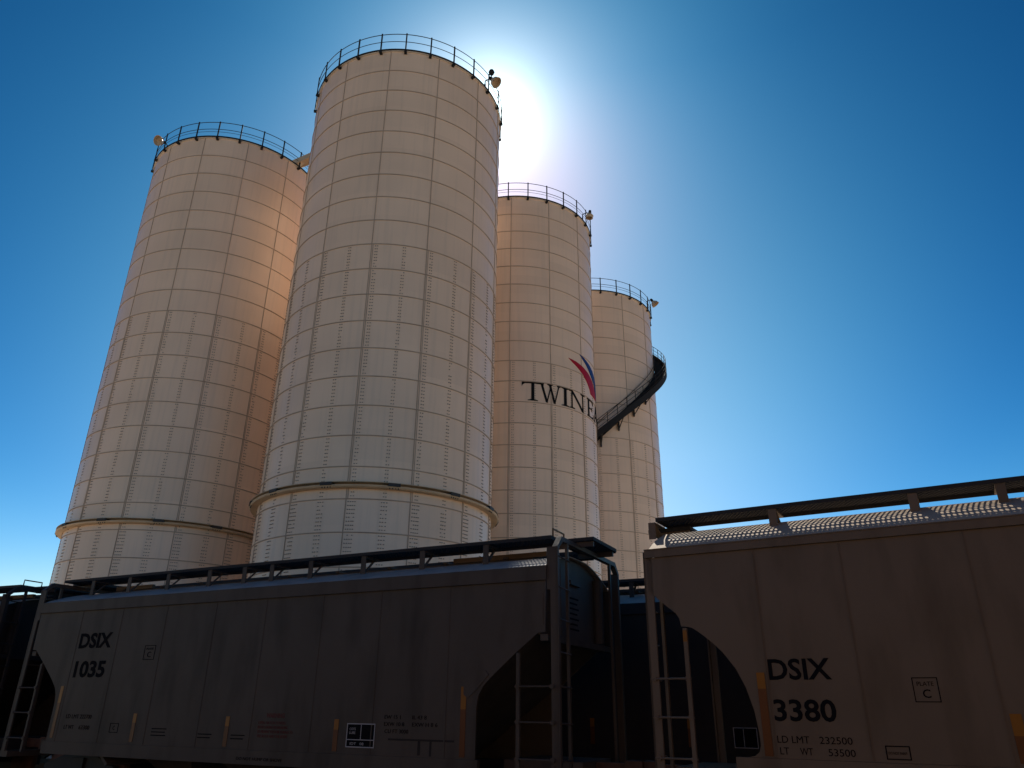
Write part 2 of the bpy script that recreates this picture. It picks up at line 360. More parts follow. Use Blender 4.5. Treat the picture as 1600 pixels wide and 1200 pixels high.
labels = {1: 'white silo at far left with a lamp on its left rim',
          2: 'tallest and nearest white silo, in front, with the sun at its right edge',
          3: 'white silo with black TWIN lettering and red and blue wing emblem',
          4: 'smallest looking white silo wrapped by a dark spiral staircase',
          5: 'white silo standing hidden behind the tallest silo', 6: 'farthest white silo, hidden at the back behind the tallest silo'}
S = {i: silo(i, labels[i]) for i in SILOS}

# lettering wrapped on silo 3
def wrap(mb, P, poly, r, mi=0, step=2.0):
    """triangulate a polygon in (phi, z) after cutting it into narrow vertical slices"""
    bm = bmesh.new(); vs_ = [bm.verts.new((p[0], p[1], 0)) for p in poly]; bm.faces.new(vs_)
    x0 = min(p[0] for p in poly); x1 = max(p[0] for p in poly); x = math.ceil(x0 / step) * step
    while x < x1:
        bmesh.ops.bisect_plane(bm, geom=bm.verts[:] + bm.edges[:] + bm.faces[:], plane_co=(x, 0, 0), plane_no=(1, 0, 0)); x += step
    bmesh.ops.triangulate(bm, faces=bm.faces[:])
    bm.verts.index_update(); o = len(mb.v); k = len(bm.verts)
    for v in bm.verts: mb.v.append(P(v.co.x, r, v.co.y))
    for v in bm.verts: mb.v.append(P(v.co.x, R + .001, v.co.y))
    for f in bm.faces: mb.f.append(tuple(o + v.index for v in f.verts)); mb.mi.append(mi)
    for e in bm.edges:
        if len(e.link_faces) == 1: a, b = e.verts[0].index, e.verts[1].index; mb.f.append((o + a, o + b, o + b + k, o + a + k)); mb.mi.append(mi)
    bm.free()
root3, P3, _ = S[3]
Z0, CH = 18.10, 1.16
def glyph(ch):
    """serif capitals as polygons in a unit box: x across (cap height = 1), y up"""
    def bar(a, b, w): # slanted stroke from a to b, horizontal width w
        return [(a[0] - w / 2, a[1]), (a[0] + w / 2, a[1]), (b[0] + w / 2, b[1]), (b[0] - w / 2, b[1])]
    def ser(x, y, w=.34): # slab with bracket
        s = 1 if y < .5 else -1
        return [(x - w / 2, y), (x + w / 2, y), (x + w / 2, y + s * .025), (x + .09, y + s * .07), (x - .09, y + s * .07), (x - w / 2, y + s * .025)]
    if ch == 'T': return .95, [[(.0, 1), (.95, 1), (.95, .93), (.0, .93)], [(0, .93), (.0, .77), (.05, .86), (.14, .93)], [(.95, .93), (.95, .77), (.90, .86), (.81, .93)], bar((.475, 0), (.475, 1), .13), ser(.475, 0, .44)]
    if ch == 'W': return 1.5, [bar((.50, -.02), (.14, 1), .14), bar((.50, -.02), (.80, .98), .07), bar((1.04, -.02), (.70, 1), .14), bar((1.04, -.02), (1.36, 1), .07), ser(.14, 1), ser(.72, 1, .40), ser(1.36, 1, .30)]
    if ch == 'I': return .42, [bar((.21, 0), (.21, 1), .13), ser(.21, 0, .40), ser(.21, 1, .40)]
    if ch == 'N': return 1.12, [bar((.19, 0), (.19, 1), .065), bar((.95, 0), (.17, 1), .14), bar((.95, 0), (.95, 1), .065), ser(.19, 0, .36), ser(.95, 1, .34), ser(.12, 1, .24)]
    if ch == 'E': return .82, [bar((.20, 0), (.20, 1), .13), [(.05, 1), (.72, 1), (.72, .94), (.05, .94)], [(.05, 0), (.76, 0), (.76, .06), (.05, .06)], [(.25, .54), (.58, .54), (.58, .48), (.25, .48)], [(.72, .94), (.72, .78), (.67, .88), (.58, .94)], [(.76, .06), (.82, .25), (.74, .13), (.60, .06)], [(.58, .64), (.58, .38), (.53, .48), (.53, .54)]]
    if ch == 'A': return 1.0, [bar((.12, 0), (.47, 1), .06), bar((.86, 0), (.50, 1), .17), [(.25, .36), (.75, .36), (.75, .30), (.25, .30)], ser(.13, 0, .28), ser(.86, 0, .34)]
    if ch == 'G': 
        o_ = [(.48 + .46 * cos(t), .5 + .51 * sin(t)) for t in [radians(40 + i * 20) for i in range(15)]]; i_ = [(.50 + .31 * cos(t), .5 + .45 * sin(t)) for t in [radians(40 + i * 20) for i in reversed(range(15))]]
        return 1.0, [o_ + i_, [(.74, .02), (.90, .08), (.90, .42), (.74, .42)], ser(.82, .49, .34)]
    if ch == 'L': return .80, [bar((.20, 0), (.20, 1), .16), [(.05, 0), (.74, 0), (.74, .06), (.05, .06)], ser(.20, 1, .36), [(.74, .06), (.80, .26), (.72, .13), (.58, .06)]]
lt = MB()
place = [('T', 4.0, 18.4), ('W', 15.6, 31.0), ('I', 31.2, 38.0), ('N', 37.6, 54.0), ('E', 56.6, 68.5), ('A', 69.0, 83.0), ('G', 84.5, 98), ('L', 99.5, 110), ('E', 111.5, 123)]
for i, (ch, a, b) in enumerate(place):
    wd, polys = glyph(ch)
    big = 1.0 if ch != 'A' or i != 5 else 1.0
    for j, pl in enumerate(polys):
        wrap(lt, P3, [(a + (b - a) * p[0] / wd, Z0 + CH * p[1]) for p in pl], R + .034 + .0012 * (j % 5))
tag(lt.build('lettering', M_INK, root3, fix=False), 'black serif capitals spelling TWIN EAGLE')
red = [(38.0, 21.34), (42.2, 21.17), (46, 21.05), (50.0, 20.86), (54, 20.62), (57.7, 20.36), (60.5, 20.08), (62.6, 19.80), (64.2, 19.38), (64.8, 19.64 - .15), (77.5, 19.62), (77.5, 19.9), (75.5, 20.2), (72.5, 20.5), (67.5, 20.82), (60.5, 21.06), (52.8, 21.2), (45, 21.32)]
red = [(38.0, 21.34), (42.2, 21.13), (46, 20.98), (50.0, 20.80), (54, 20.58), (57.7, 20.36), (60.5, 20.14), (62.6, 19.95), (63.8, 19.72), (64.2, 19.70), (76.6, 19.72), (76.4, 19.92), (75, 20.15), (72, 20.42), (67.1, 20.72), (60.1, 21.0), (52.8, 21.17), (45, 21.30)]
blue = [(49.1, 21.95), (53, 21.70), (58, 21.46), (62, 21.22), (66, 20.98), (70, 20.78), (74, 20.55), (77, 20.28), (78.6, 20.0), (79.2, 19.85), (85, 19.85), (85, 20.15), (84, 20.5), (80, 20.9), (75, 21.2), (69, 21.45), (62, 21.66), (55, 21.84)]
e = MB(); wrap(e, P3, red, R + .034); tag(e.build('red_wing', M_LRED, root3, fix=False))
e = MB(); wrap(e, P3, blue, R + .038); tag(e.build('blue_wing', M_LBLU, root3, fix=False))

# spiral staircase on silo 4
root4, P4, _ = S[4]
def zst(phi): return 19.15 + (phi - 5.2) * .0885
st = MB(); PH0, PH1 = -206, 141
ph = PH0
pts_in, pts_out = [], []
while ph <= PH1:
    pts_in.append((ph, R + .12)); pts_out.append((ph, R + .98)); ph += 3
for pts, in ((pts_in,), (pts_out,)):
    for a, b in zip(pts[:-1], pts[1:]):
        st.beam(P4(a[0], a[1], zst(a[0])), P4(b[0], b[1], zst(b[0])), .05, .42)
k = PH0
while k < PH1:
    a, b = k, k + 1.9; z = zst(k) + .02
    st.add([P4(a, R + .14, z), P4(a, R + .96, z), P4(b, R + .96, z), P4(b, R + .14, z), P4(a, R + .14, z - .035), P4(a, R + .96, z - .035), P4(b, R + .96, z - .035), P4(b, R + .14, z - .035)],
           [(0, 1, 2, 3), (7, 6, 5, 4), (0, 4, 5, 1), (1, 5, 6, 2), (2, 6, 7, 3), (3, 7, 4, 0)])
    st.add([P4(b, R + .14, z), P4(b, R + .96, z), P4(b, R + .96, z + .17), P4(b, R + .14, z + .17)], [(0, 1, 2, 3)])
    k += 2.0
stair = st.build('spiral_staircase', M_RAIL, root4)
hr = MB()
for hh, rr in ((1.02, .022), (.70, .016), (.40, .016)):
    hr.tube([P4(p, r, zst(p) + hh) for p, r in pts_out], rr, 6)
    if hh > 1: hr.tube([P4(p, r, zst(p) + hh) for p, r in pts_in], rr, 6)
p = PH0 + 4
while p < PH1:
    hr.tube([P4(p, R + .98, zst(p)), P4(p, R + .98, zst(p) + 1.02)], .024, 6); p += 6.9
hr.build('handrail', M_RAIL, stair)
p = PH0 + 10
k = 0
while p < PH1:
    b = MB(); z = zst(p) - .14
    b.beam(P4(p, R + .02, z - .02), P4(p, R + 1.0, z - .02), .09, .10); b.beam(P4(p, R + .03, z - .75), P4(p, R + .95, z - .05), .05, .05)
    b.beam(P4(p, R + .08, z + .05), P4(p, R + .08, z - .80), .10, .26)
    b.build('stair_bracket', M_DARK, stair); p += 14.6

# floodlights on the rims
def barn_lamp(idx, phi, r, z, yaw_out, pitch, label, size=.30, extra=False):
    x, y, zt, ph0 = SILOS[idx]; a = atan2(-y, -x) + radians(phi)
    pos = Vector((x + r * cos(a), y + r * sin(a), z))
    root = empty('floodlight', far(*pos), a + radians(yaw_out)); root.scale = (SS, SS, SS); tag(root, label, 'lamp', 'floodlights on the silo rims')
    arm = MB(); arm.tube([(-.50, 0, -.35), (-.50, 0, .12), (-.25, 0, .2), (0, 0, .12)], .035, 8); arm.beam((-.5, 0, -.5), (-.5, 0, -.1), .09, .07); arm.build('arm', M_RAIL, root)
    sh = MB(); n = 24; prof = [(.06, .16), (.10, .10), (.17, .03), (.27, -.10), (size, -.26), (size + .02, -.28), (size, -.27), (.24, -.09), (.03, .0)]
    rot = Matrix.Rotation(radians(pitch), 3, 'Y')
    for rr, zz in prof:
        for i in range(n): t = 2 * pi * i / n; sh.v.append(tuple(rot @ Vector((rr * cos(t), rr * sin(t), zz))))
    for l in range(len(prof) - 1):
        for i in range(n): sh.f.append((l * n + i, l * n + (i + 1) % n, (l + 1) * n + (i + 1) % n, (l + 1) * n + i)); sh.mi.append(0)
    sh.build('lamp_shade', M_LAMP, root, smooth=True)
    h = MB(); h.tube([rot @ Vector((0, 0, .08)), rot @ Vector((0, 0, .2)), rot @ Vector((0, 0, .34)), rot @ Vector((0, 0, .38))], [.09, .11, .09, .04], 12); h.build('housing', M_RAIL, root)
    return root
barn_lamp(1, -62, R + .40, 33.28, 20, -62, 'tan floodlight on the left rim of the far left silo')
barn_lamp(2, 51.5, R + .36, 33.50, 10, -40, 'round floodlight on the right rim of the tallest silo, beside the sun')
barn_lamp(3, 64, R + .40, 33.12, 10, 5, 'small flat lamp on the right rim of the lettered silo', .22)
barn_lamp(4, 66.9, R + .66, 31.45, 25, -35, 'cone shaped floodlight on the right rim of the farthest silo')

# small dark camera dome beside lamp of silo 2
x, y, zt, ph0 = SILOS[2]; a = atan2(-y, -x) + radians(50)
o = MB(); c0 = Vector((0, 0, 0)); o.tube([c0 - Vector((0, 0, .5)), c0 - Vector((0, 0, .15))], .03, 8)
pr = [(.02, -.17), (.12, -.13), (.17, 0), (.12, .13), (.02, .17)]
o.tube([c0 + Vector((0, 0, q_)) for _, q_ in pr], [q_ for q_, _ in pr], 14)
bc = o.build('camera_dome', M_RAIL, smooth=True); bc.location = far(x + (R + .3) * cos(a), y + (R + .3) * sin(a), 34.0); bc.scale = (SS, SS, SS)
tag(bc, 'small dark round beacon above the rim lamp of the tallest silo', 'dome')

# enclosed catwalks between the silo tops
def catwalk(i, j, z, label):
    x0, y0 = SILOS[i][:2]; x1, y1 = SILOS[j][:2]; L = hypot(x1 - x0, y1 - y0)
    root = empty('catwalk', far(x0, y0, z), atan2(y1 - y0, x1 - x0)); root.scale = (SS, SS, SS); tag(root, label, 'catwalk', 'catwalks between the silo tops')
    d = MB(); d.box(R - 1.0, L - R + 1.0, -.2, .2, 0, .08); d.box(R - 1.0, L - R + 1.0, -.26, -.2, -.08, .3); d.box(R - 1.0, L - R + 1.0, .2, .26, -.08, .3); d.build('deck', M_BEAM, root)
catwalk(1, 2, 33.25, 'tan catwalk joining the far left silo top to the tallest silo top')
catwalk(2, 3, 32.75, 'tan catwalk joining the tallest silo top to the lettered silo top')

# ------------------------------------------------------------------ text helper
def text_mb(mb, txt, x0, x1, z0, z1, y, bold=0.0, mi=0, extr=.003):
    """flat stencil text fitted to a box on the plane facing -y"""
    cu = bpy.data.curves.new('t', 'FONT'); cu.body = txt; cu.size = 1; cu.offset = bold; cu.extrude = .01
    cu.resolution_u = 3
    ob = bpy.data.objects.new('t', cu); C.objects.link(ob); bpy.context.view_layer.update()
    dg = bpy.context.evaluated_depsgraph_get(); me = bpy.data.meshes.new_from_object(ob.evaluated_get(dg))
    xs = [v.co.x for v in me.vertices]; ys = [v.co.y for v in me.vertices]
    a, b, c, d = min(xs), max(xs), min(ys), max(ys)
    o = len(mb.v)
    for v in me.vertices: mb.v.append((x0 + (v.co.x - a) / (b - a) * (x1 - x0), y - (extr if v.co.z > 0 else 0), z0 + (v.co.y - c) / (d - c) * (z1 - z0)))
    for p in me.polygons: mb.f.append(tuple(o + i for i in p.vertices)); mb.mi.append(mi)
    C.objects.unlink(ob); bpy.data.objects.remove(ob); bpy.data.curves.remove(cu); bpy.data.meshes.remove(me)
def frame_mb(mb, x0, x1, z0, z1, y, w=.012, mi=0, t=.003):
    mb.box(x0, x1, y - t, y, z0, z0 + w, mi); mb.box(x0, x1, y - t, y, z1 - w, z1, mi); mb.box(x0, x0 + w, y - t, y, z0 + w, z1 - w, mi); mb.box(x1 - w, x1, y - t, y, z0 + w, z1 - w, mi)

# ------------------------------------------------------------------ perforated running board (real holes)
def board_mesh(L, wdt=.60, sx=.067, rr=.0255, name='running_board'):
    mb = MB(); rows = int(round(wdt / .0615)); sy = wdt / rows; cols = int(L / sx); sx = L / cols; th = .013
    ang = [radians(22.5 + 45 * k) for k in range(8)]
    for r in range(rows):
        off = sx / 2 if r % 2 else 0
        y0, y1 = r * sy, (r + 1) * sy
        for c in range(cols - (1 if r % 2 else 0)):
            x0 = c * sx + off; x1 = x0 + sx; cx, cy = (x0 + x1) / 2, (y0 + y1) / 2
            outer = [(x1, cy), (x1, y1), (cx, y1), (x0, y1), (x0, cy), (x0, y0), (cx, y0), (x1, y0)]
            inner = [(cx + rr * cos(2 * pi * k / 8), cy + rr * .95 * sin(2 * pi * k / 8)) for k in range(8)]
            for z in (0, -th):
                vs = [(p[0], p[1], z) for p in outer] + [(p[0], p[1], z) for p in inner]
                fs = [(k, (k + 1) % 8, 8 + (k + 1) % 8, 8 + k) for k in range(8)]
                if z: fs = [tuple(reversed(f)) for f in fs]
                mb.add(vs, fs)
            o = len(mb.v) - 32
            for k in range(8): mb.f.append((o + 8 + k, o + 8 + (k + 1) % 8, o + 24 + (k + 1) % 8, o + 24 + k)); mb.mi.append(0)
        if r % 2:
            mb.box(0, off, y0, y1, -th, 0); mb.box(L - off, L, y0, y1, -th, 0)
    mb.box(0, L, -.012, 0, -.055, .006); mb.box(0, L, wdt, wdt + .012, -.075, .006)
    mb.box(-.012, 0, -.012, wdt + .012, -.055, .006); mb.box(L, L + .012, -.012, wdt + .012, -.055, .006)
    return mb

# ------------------------------------------------------------------ covered hopper cars
WD = 3.15
def bogie(root, u):
    t = MB(); 
    for i in (.55, WD - .55 - .12):
        t.prism([(u - 1.15, .30), (u - 1.15, .55), (u - .4, .78), (u + .4, .78), (u + 1.15, .55), (u + 1.15, .30), (u + .6, .30), (u + .35, .18), (u - .35, .18), (u - .6, .30)], 'y', i, i + .12)
    t.box(u - .2, u + .2, .5, WD - .5, .35, .7)
    tr = t.build('bogie', M_DARK, root)
    for du in (-.88, .88):
        for i in (.80, WD - .80):
            w = MB(); w.tube([(u + du, i - .07, .42), (u + du, i - .03, .42), (u + du, i + .03, .42), (u + du, i + .07, .42)], [.40, .42, .42, .40], 28); w.build('wheel', M_RUST, tr, smooth=True)
def coupler(root, u, s):
    c = MB(); c.box(min(u, u + s * .75), max(u, u + s * .75), WD / 2 - .09, WD / 2 + .09, .78, .98); c.box(min(u + s * .55, u + s * .85), max(u + s * .55, u + s * .85), WD / 2 - .16, WD / 2 + .16, .72, 1.02); c.build('coupler', M_RUST, root)
def ladder(root, stiles, rungs, m_, axis='u', fixed=0.0, name='ladder', w=.06, rr=.014):
    """stiles: [(pos,z0,z1)], rungs: z list; axis u -> in the side plane at inset=fixed, axis i -> across the end at u=fixed"""
    l = MB()
    for p_, z0, z1 in stiles:
        if axis == 'u': l.box(p_ - w / 2, p_ + w / 2, fixed - .012, fixed + .035, z0, z1)
        else: l.box(fixed - .012, fixed + .035, p_ - w / 2, p_ + w / 2, z0, z1)
    lo = l.build(name, m_, root); a = min(s_[0] for s_ in stiles); b = max(s_[0] for s_ in stiles)
    for z in rungs:
        r = MB()
        if axis == 'u': r.tube([(a - .05, fixed - .02, z), (b + .05, fixed - .02, z)], rr, 8)
        else: r.tube([(fixed + .03, a - .03, z), (fixed + .03, b + .05, z)], rr, 8)
        for q_ in (a, b):
            if axis == 'u': r.box(q_ - .03, q_ + .03, fixed - .034, fixed - .012, z - .03, z + .03)
            else: r.box(fixed + .035, fixed + .05, q_ - .03, q_ + .03, z - .03, z + .03)
        r.build('rung', m_, lo)

def arc_roof(mb, arc, u0, u1, mi=0, th=.02, W_=WD):
    full = arc + [(W_ - i, z) for i, z in reversed(arc)][(1 if abs(arc[-1][0] - W_ / 2) < 1e-3 else 0):]
    poly = full + [(i, z - th) for i, z in reversed(full)]
    mb.prism(poly, 'x', u0, u1, mi)
    return full

def hopper_posted(loc, yaw, label, paint, bh=0.0, marks=None, grab=True):
    """grey car with ladders at its ends; x runs along the car to the right end (x=0), y away from the track side seen"""
    root = empty('hopper_car', loc, -yaw); tag(root, label, 'hopper car', 'covered hopper cars of the trains')
    U0, U1 = -13.22, 0.0; cu = (U0 + U1) / 2
    mir = lambda p: (2 * cu - p[0], p[1])
    right = [(0, 3.75), (-.02, 2.93), (-.15, 2.92), (-.55, 2.62), (-.98, 2.27), (-1.14, 2.12), (-1.23, 1.97), (-1.26, 1.78), (-1.26, 1.03)]
    side = right + [mir(p) for p in reversed(right)]
    b = MB()
    for y0, y1 in ((0, .03), (WD - .03, WD)): b.prism(side, 'y', y0, y1)
    # fascia (top chord)
    for y0, y1 in ((-.05, .0), (WD, WD + .05)):
        b.box(U0 - .02, U1 + .02, y0, y1, 3.752, 3.965); b.box(U0 - .02, U1 + .02, min(y0, y1) if y0 < 0 else y0 + .002, (y1 if y0 < 0 else y1) + (.03 if y0 < 0 else 0), 3.966, 3.985)
    # weld seams
    for s_ in (-11.67, -10.31, -8.91, -7.46, -6.09, -4.66, -3.31, -1.84):
        b.box(s_ - .012, s_ + .012, -.006, -.0005, 1.03, 3.748)
        b.box(s_ - .012, s_ + .012, WD + .0005, WD + .006, 1.03, 3.748)
    # slope sheets, bulkheads
    for sgn in (1, -1):
        X = (lambda u: u) if sgn > 0 else (lambda u: 2 * cu - u)
        poly = [(X(-.14), 2.93), (X(-3.3), .62), (X(-3.34), .66), (X(-.18), 2.97)]
        b.prism(poly, 'y', .03, WD - .03)
        b.prism([(i_, z_) for i_, z_ in [(.03, 2.90), (.03, 3.95), (.5, 4.18), (1.15, 4.33), (WD - 1.15, 4.33), (WD - .5, 4.18), (WD - .03, 3.95), (WD - .03, 2.90)]], 'x', min(X(-.12), X(-.16)), max(X(-.12), X(-.16)))
        for yy in (.55, WD - .55):   # round end pipes on the bulkhead
            b.tube([(X(-.05), yy, 2.92), (X(-.05), yy, 4.1)], .10, 14)
        b.box(min(X(-.12), X(-.06)), max(X(-.12), X(-.06)), 1.25, 1.75, 3.86, 3.93)
        b.box(min(X(-.12), X(.02)), max(X(-.12), X(.02)), .03, WD - .03, 2.80, 2.90)
    body = b.build('body', paint, root)
    r = MB(); arc = [(.0, 3.99), (.14, 4.06), (.3, 4.115), (.5, 4.185), (.8, 4.27), (1.15, 4.335), (WD / 2, 4.345)]
    arc_roof(r, arc, U0 + .02, U1 - .02)
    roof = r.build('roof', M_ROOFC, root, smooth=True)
    h = MB(); h.box(U0 + .8, U1 - .8, 1.2, WD - 1.2, 4.33, 4.375)
    u = U0 + 1.2
    while u < U1 - 1.3:
        h.box(u, u + .10, 1.12, WD - 1.12, 4.375, 4.415); u += 1.33
    h.build('hatch_cover', paint, root)
    for a_, b_ in ((-2.5, -.5), (-12.3, -11.0)):
        h = MB(); h.box(a_, b_, 1.16, 1.24, 4.38, 4.47); h.build('locking_bar', M_YEL, root)
    # side sill
    for k_, (y0, y1) in enumerate(((-.03, .06), (WD - .06, WD + .03))):
        s = MB(); s.box(U0 + 1.2, U1 - 1.2, y0, y1, .79, 1.03); s.build('side_sill', paint, root)
    # running boards, brackets
    for k_, y0 in enumerate((.50, WD - 1.10)):
        bm_ = board_mesh(13.25) if 'posted' not in BM else None
        if bm_: o = bm_.build('running_board', M_WALKM, root, fix=False); BM['posted'] = o.data
        else: o = bpy.data.objects.new('running_board', BM['posted']); C.objects.link(o); o.parent = root
        o.location = (U0 - .15, y0, 4.60)
        for u in (-12.3, -11.0, -9.7, -8.4, -7.36, -6.58, -5.53, -4.19, -2.81, -1.43):
            m_ = MB(); ya = y0 + .01 if k_ == 0 else y0 + .59; dy = .06 if k_ == 0 else -.06
            m_.box(u - .055, u + .055, min(ya, ya + dy * .35), max(ya, ya + dy * .35), 4.165, 4.54)
            m_.box(u - .055, u + .055, y0 + .04, y0 + .56, 4.520, 4.542)
            m_.beam((u, ya + dy * .6, 4.20), (u, ya + dy * 6, 4.51), .05, .02)
            m_.build('bracket', paint, root)
    # end crossover platforms, end frames, ladders
    for sgn in (1, -1):
        X = (lambda u: u) if sgn > 0 else (lambda u: 2 * cu - u)
        if 'plat' not in BM: o = board_mesh(.72, 1.22).build('end_platform', M_WALKM, root, fix=False); BM['plat'] = o.data
        else: o = bpy.data.objects.new('end_platform', BM['plat']); C.objects.link(o); o.parent = root
        o.location = (min(X(-.22), X(.50)), .97, 4.612)
        pb = MB()
        for yy in (1.02, 2.06): pb.box(min(X(-.22), X(.48)), max(X(-.22), X(.48)), yy, yy + .05, 4.46, 4.55)
        pb.build('platform_support', paint, root)
        f = MB(); xs = min(X(.12), X(.22)), max(X(.12), X(.22))
        prof = [(.0, 4.20), (.0, 4.30), (.20, 4.50), (WD - .20, 4.50), (WD, 4.30), (WD, 4.20), (WD - .06, 4.20), (WD - .07, 4.28), (WD - .24, 4.42), (.24, 4.42), (.07, 4.28), (.06, 4.20)]
        f.prism(prof, 'x', *xs)
        f.build('end_frame', paint, root)
        for y0, y1 in ((-.0, .035), (WD - .035, WD)):
            p = MB(); p.box(min(X(.02), X(.20)), max(X(.02), X(.20)), y0, y1, 3.6, 4.30)
            p.box(min(X(.08), X(.20)), max(X(.08), X(.20)), y0, y1, .80, 3.6)
            p.box(min(X(.185), X(.22)), max(X(.185), X(.22)), y0 if y0 < 1 else y1 - .08, (y0 + .08) if y0 < 1 else y1, .80, 4.2)
            p.build('corner_post', paint, root)
        zr = [4.14, 3.64, 3.13, 2.62, 2.11, 1.58, 1.06]
        ladder(root, [(.47, .8, 4.45)], [], paint, 'i', X(.18), 'end_ladder')
        for z in zr:
            q_ = MB(); q_.tube([(X(.22), .03, z), (X(.22), .52, z - .02)], .014, 8); q_.build('rung', paint, root)
        ladder(root, [(WD - .5, .8, 4.45)], [], paint, 'i', X(.18), 'end_ladder')
        ladder(root, [(X(-.5), .80, 2.62), (X(.10), .80, 1.0)], [2.11, 1.59, 1.07], paint, 'u', -.01, 'side_ladder')
        e = MB(); e.box(min(X(-1.2), X(.22)), max(X(-1.2), X(.22)), .9, WD - .9, .72, 1.0); e.box(min(X(-.02), X(.24)), max(X(-.02), X(.24)), -.0, WD, .68, .80); e.build('end_sill', paint, root)
        if grab and (sgn > 0 or marks != 'a'):
            q_ = MB(); q_.tube([(X(-.10), .55, 4.60), (X(-.10), .55, 4.73), (X(-.10), 1.05, 4.73), (X(-.10), 1.05, 4.60)], .016, 8)
            q_.build('grab_iron', M_YEL if marks == 'a' else paint, root)
        bogie(root, X(-1.75)); coupler(root, X(.2), sgn)
    cs = MB(); cs.box(U0, U1, WD / 2 - .2, WD / 2 + .2, .70, .95); cs.build('centre_sill', M_DARK, root)
    for u in (-4.4, -6.6, -8.8):
        hp = MB(); o4 = [(u - 1.1, .1, 1.25), (u + 1.1, .1, 1.25), (u + 1.1, WD - .1, 1.25), (u - 1.1, WD - .1, 1.25)]; i4 = [(u - .35, 1.0, .35), (u + .35, 1.0, .35), (u + .35, WD - 1.0, .35), (u - .35, WD - 1.0, .35)]
        hp.add(o4 + i4, [(0, 1, 5, 4), (1, 2, 6, 5), (2, 3, 7, 6), (3, 0, 4, 7), (4, 5, 6, 7), (3, 2, 1, 0)]); hp.build('hopper', paint, root)
    return root
BM = {}
def strip(root, u, z0, z1, w=.10, y=-.004, hi=.33):
    o = MB(); zz = z1 - (z1 - z0) * hi
    o.box(u - w / 2, u + w / 2, y - .003, y, zz, z1, 0); o.box(u - w / 2, u + w / 2, y - .003, y, z0, zz, 1)
    o.build('reflector_strip', [M_TAPE, M_TAPER], root)

YAW1 = .4652
d1 = (cos(YAW1), -sin(YAW1)); n1 = (sin(YAW1), cos(YAW1))
O1 = (.67 * d1[0], 12.9408 + .67 * d1[1])
def at1(u, i): return (O1[0] + d1[0] * u + n1[0] * i, O1[1] + d1[1] * u + n1[1] * i, 0)
car1 = hopper_posted(at1(0, 0), YAW1, 'grey covered hopper car marked DSIX 1035 in front of the silos', M_CAR1, marks='a')
for u, z0, z1 in ((-11.80, 1.10, 2.14), (-9.27, 1.08, 1.61), (-6.68, 1.07, 1.59), (-4.07, 1.07, 1.58), (-1.50, 1.06, 2.11)): strip(car1, u, z0, z1)
def txt_obj(car, name, items, frames=(), boxes=()):
    t = MB()
    for it in items: text_mb(t, *it)
    for f in frames: frame_mb(t, *f)
    for q_ in boxes: t.box(*q_)
    return t.build(name, M_INK, car)
txt_obj(car1, 'reporting_mark', [('DSIX', -11.57, -10.49, 2.92, 3.25, -.002, .034)]); txt_obj(car1, 'car_number', [('1035', -11.54, -10.52, 2.31, 2.66, -.002, .034)])
txt_obj(car1, 'plate_sign', [('PLATE', -9.32, -9.11, 2.85, 2.89, -.002), ('C', -9.27, -9.16, 2.70, 2.81, -.002)], [(-9.38, -9.05, 2.65, 2.94, -.002)])
txt_obj(car1, 'load_limit', [('LD LMT 222700', -11.45, -10.62, 1.49, 1.57, -.002)]); txt_obj(car1, 'light_weight', [('LT WT', -11.45, -11.13, 1.28, 1.36, -.002)]); txt_obj(car1, 'light_weight_value', [('63300', -10.96, -10.62, 1.28, 1.36, -.002)])
txt_obj(car1, 'repair_stencil', [('C', -9.88, -9.82, 1.29, 1.37, -.002)], [(-9.98, -9.72, 1.24, 1.42, -.002)])
for us, zs in (((-8.72, -8.30), (1.33, 1.27, 1.21)), ((-7.42, -7.05), (1.26, 1.20)), ((-6.55, -6.20), (1.26, 1.20))):
    txt_obj(car1, 'small_print', [], (), [(us[0], us[1] - .03 * (i_ % 2), -.004, -.001, z, z + .018) for i_, z in enumerate(zs)])
txt_obj(car1, 'dimension_data', [('EW 15 1', -3.05, -2.72, 1.60, 1.66, -.002), ('IL 43 8', -2.48, -2.20, 1.60, 1.66, -.002), ('EXW 10 8', -3.05, -2.64, 1.49, 1.55, -.002), ('EXW H 8 6', -2.48, -1.98, 1.49, 1.55, -.002), ('CU FT 3000', -3.03, -2.55, 1.38, 1.44, -.002)])
txt_obj(car1, 'sill_lettering', [('DO NOT HUMP OR SHOVE', -6.3, -5.2, .86, .91, -.032)])
# scuffs where lettering was painted over, on the grey car
t = MB()
for u_, z_, w_, h_ in ((-2.95, 1.27, 1.3, .03), (-2.35, .0 + 1.06, .05, .22), (-2.12, 1.05, .04, .22)): t.box(u_, u_ + w_, -.003, -.001, z_, z_ + h_)
t.build('scuff_mark', M_CAR3, car1)
t = MB(); text_mb(t, 'WARNING', -5.72, -5.28, 1.58, 1.66, -.002, .03)
for k_, (a, b_) in enumerate(((-5.9, -5.24), (-5.9, -5.18), (-5.9, -5.05), (-5.9, -5.16))): text_mb(t, ('OPEN HATCH COVERS', 'BEFORE LOADING OR UNLOADING', 'TO PREVENT VACUUM DAMAGE TO', 'THE ROOF AND THE BODY')[k_], a, b_, 1.47 - .075 * k_, 1.52 - .075 * k_, -.002, .01)
t.build('warning_text', M_WARN, car1)
t = MB(); t.box(-3.82, -3.24, -.004, -.001, 1.15, 1.51, 0); frame_mb(t, -3.83, -3.23, 1.14, 1.52, -.004, .016, 1)
t.box(-3.82, -3.24, -.007, -.004, 1.255, 1.268, 1); t.box(-3.53, -3.518, -.007, -.004, 1.27, 1.50, 1)
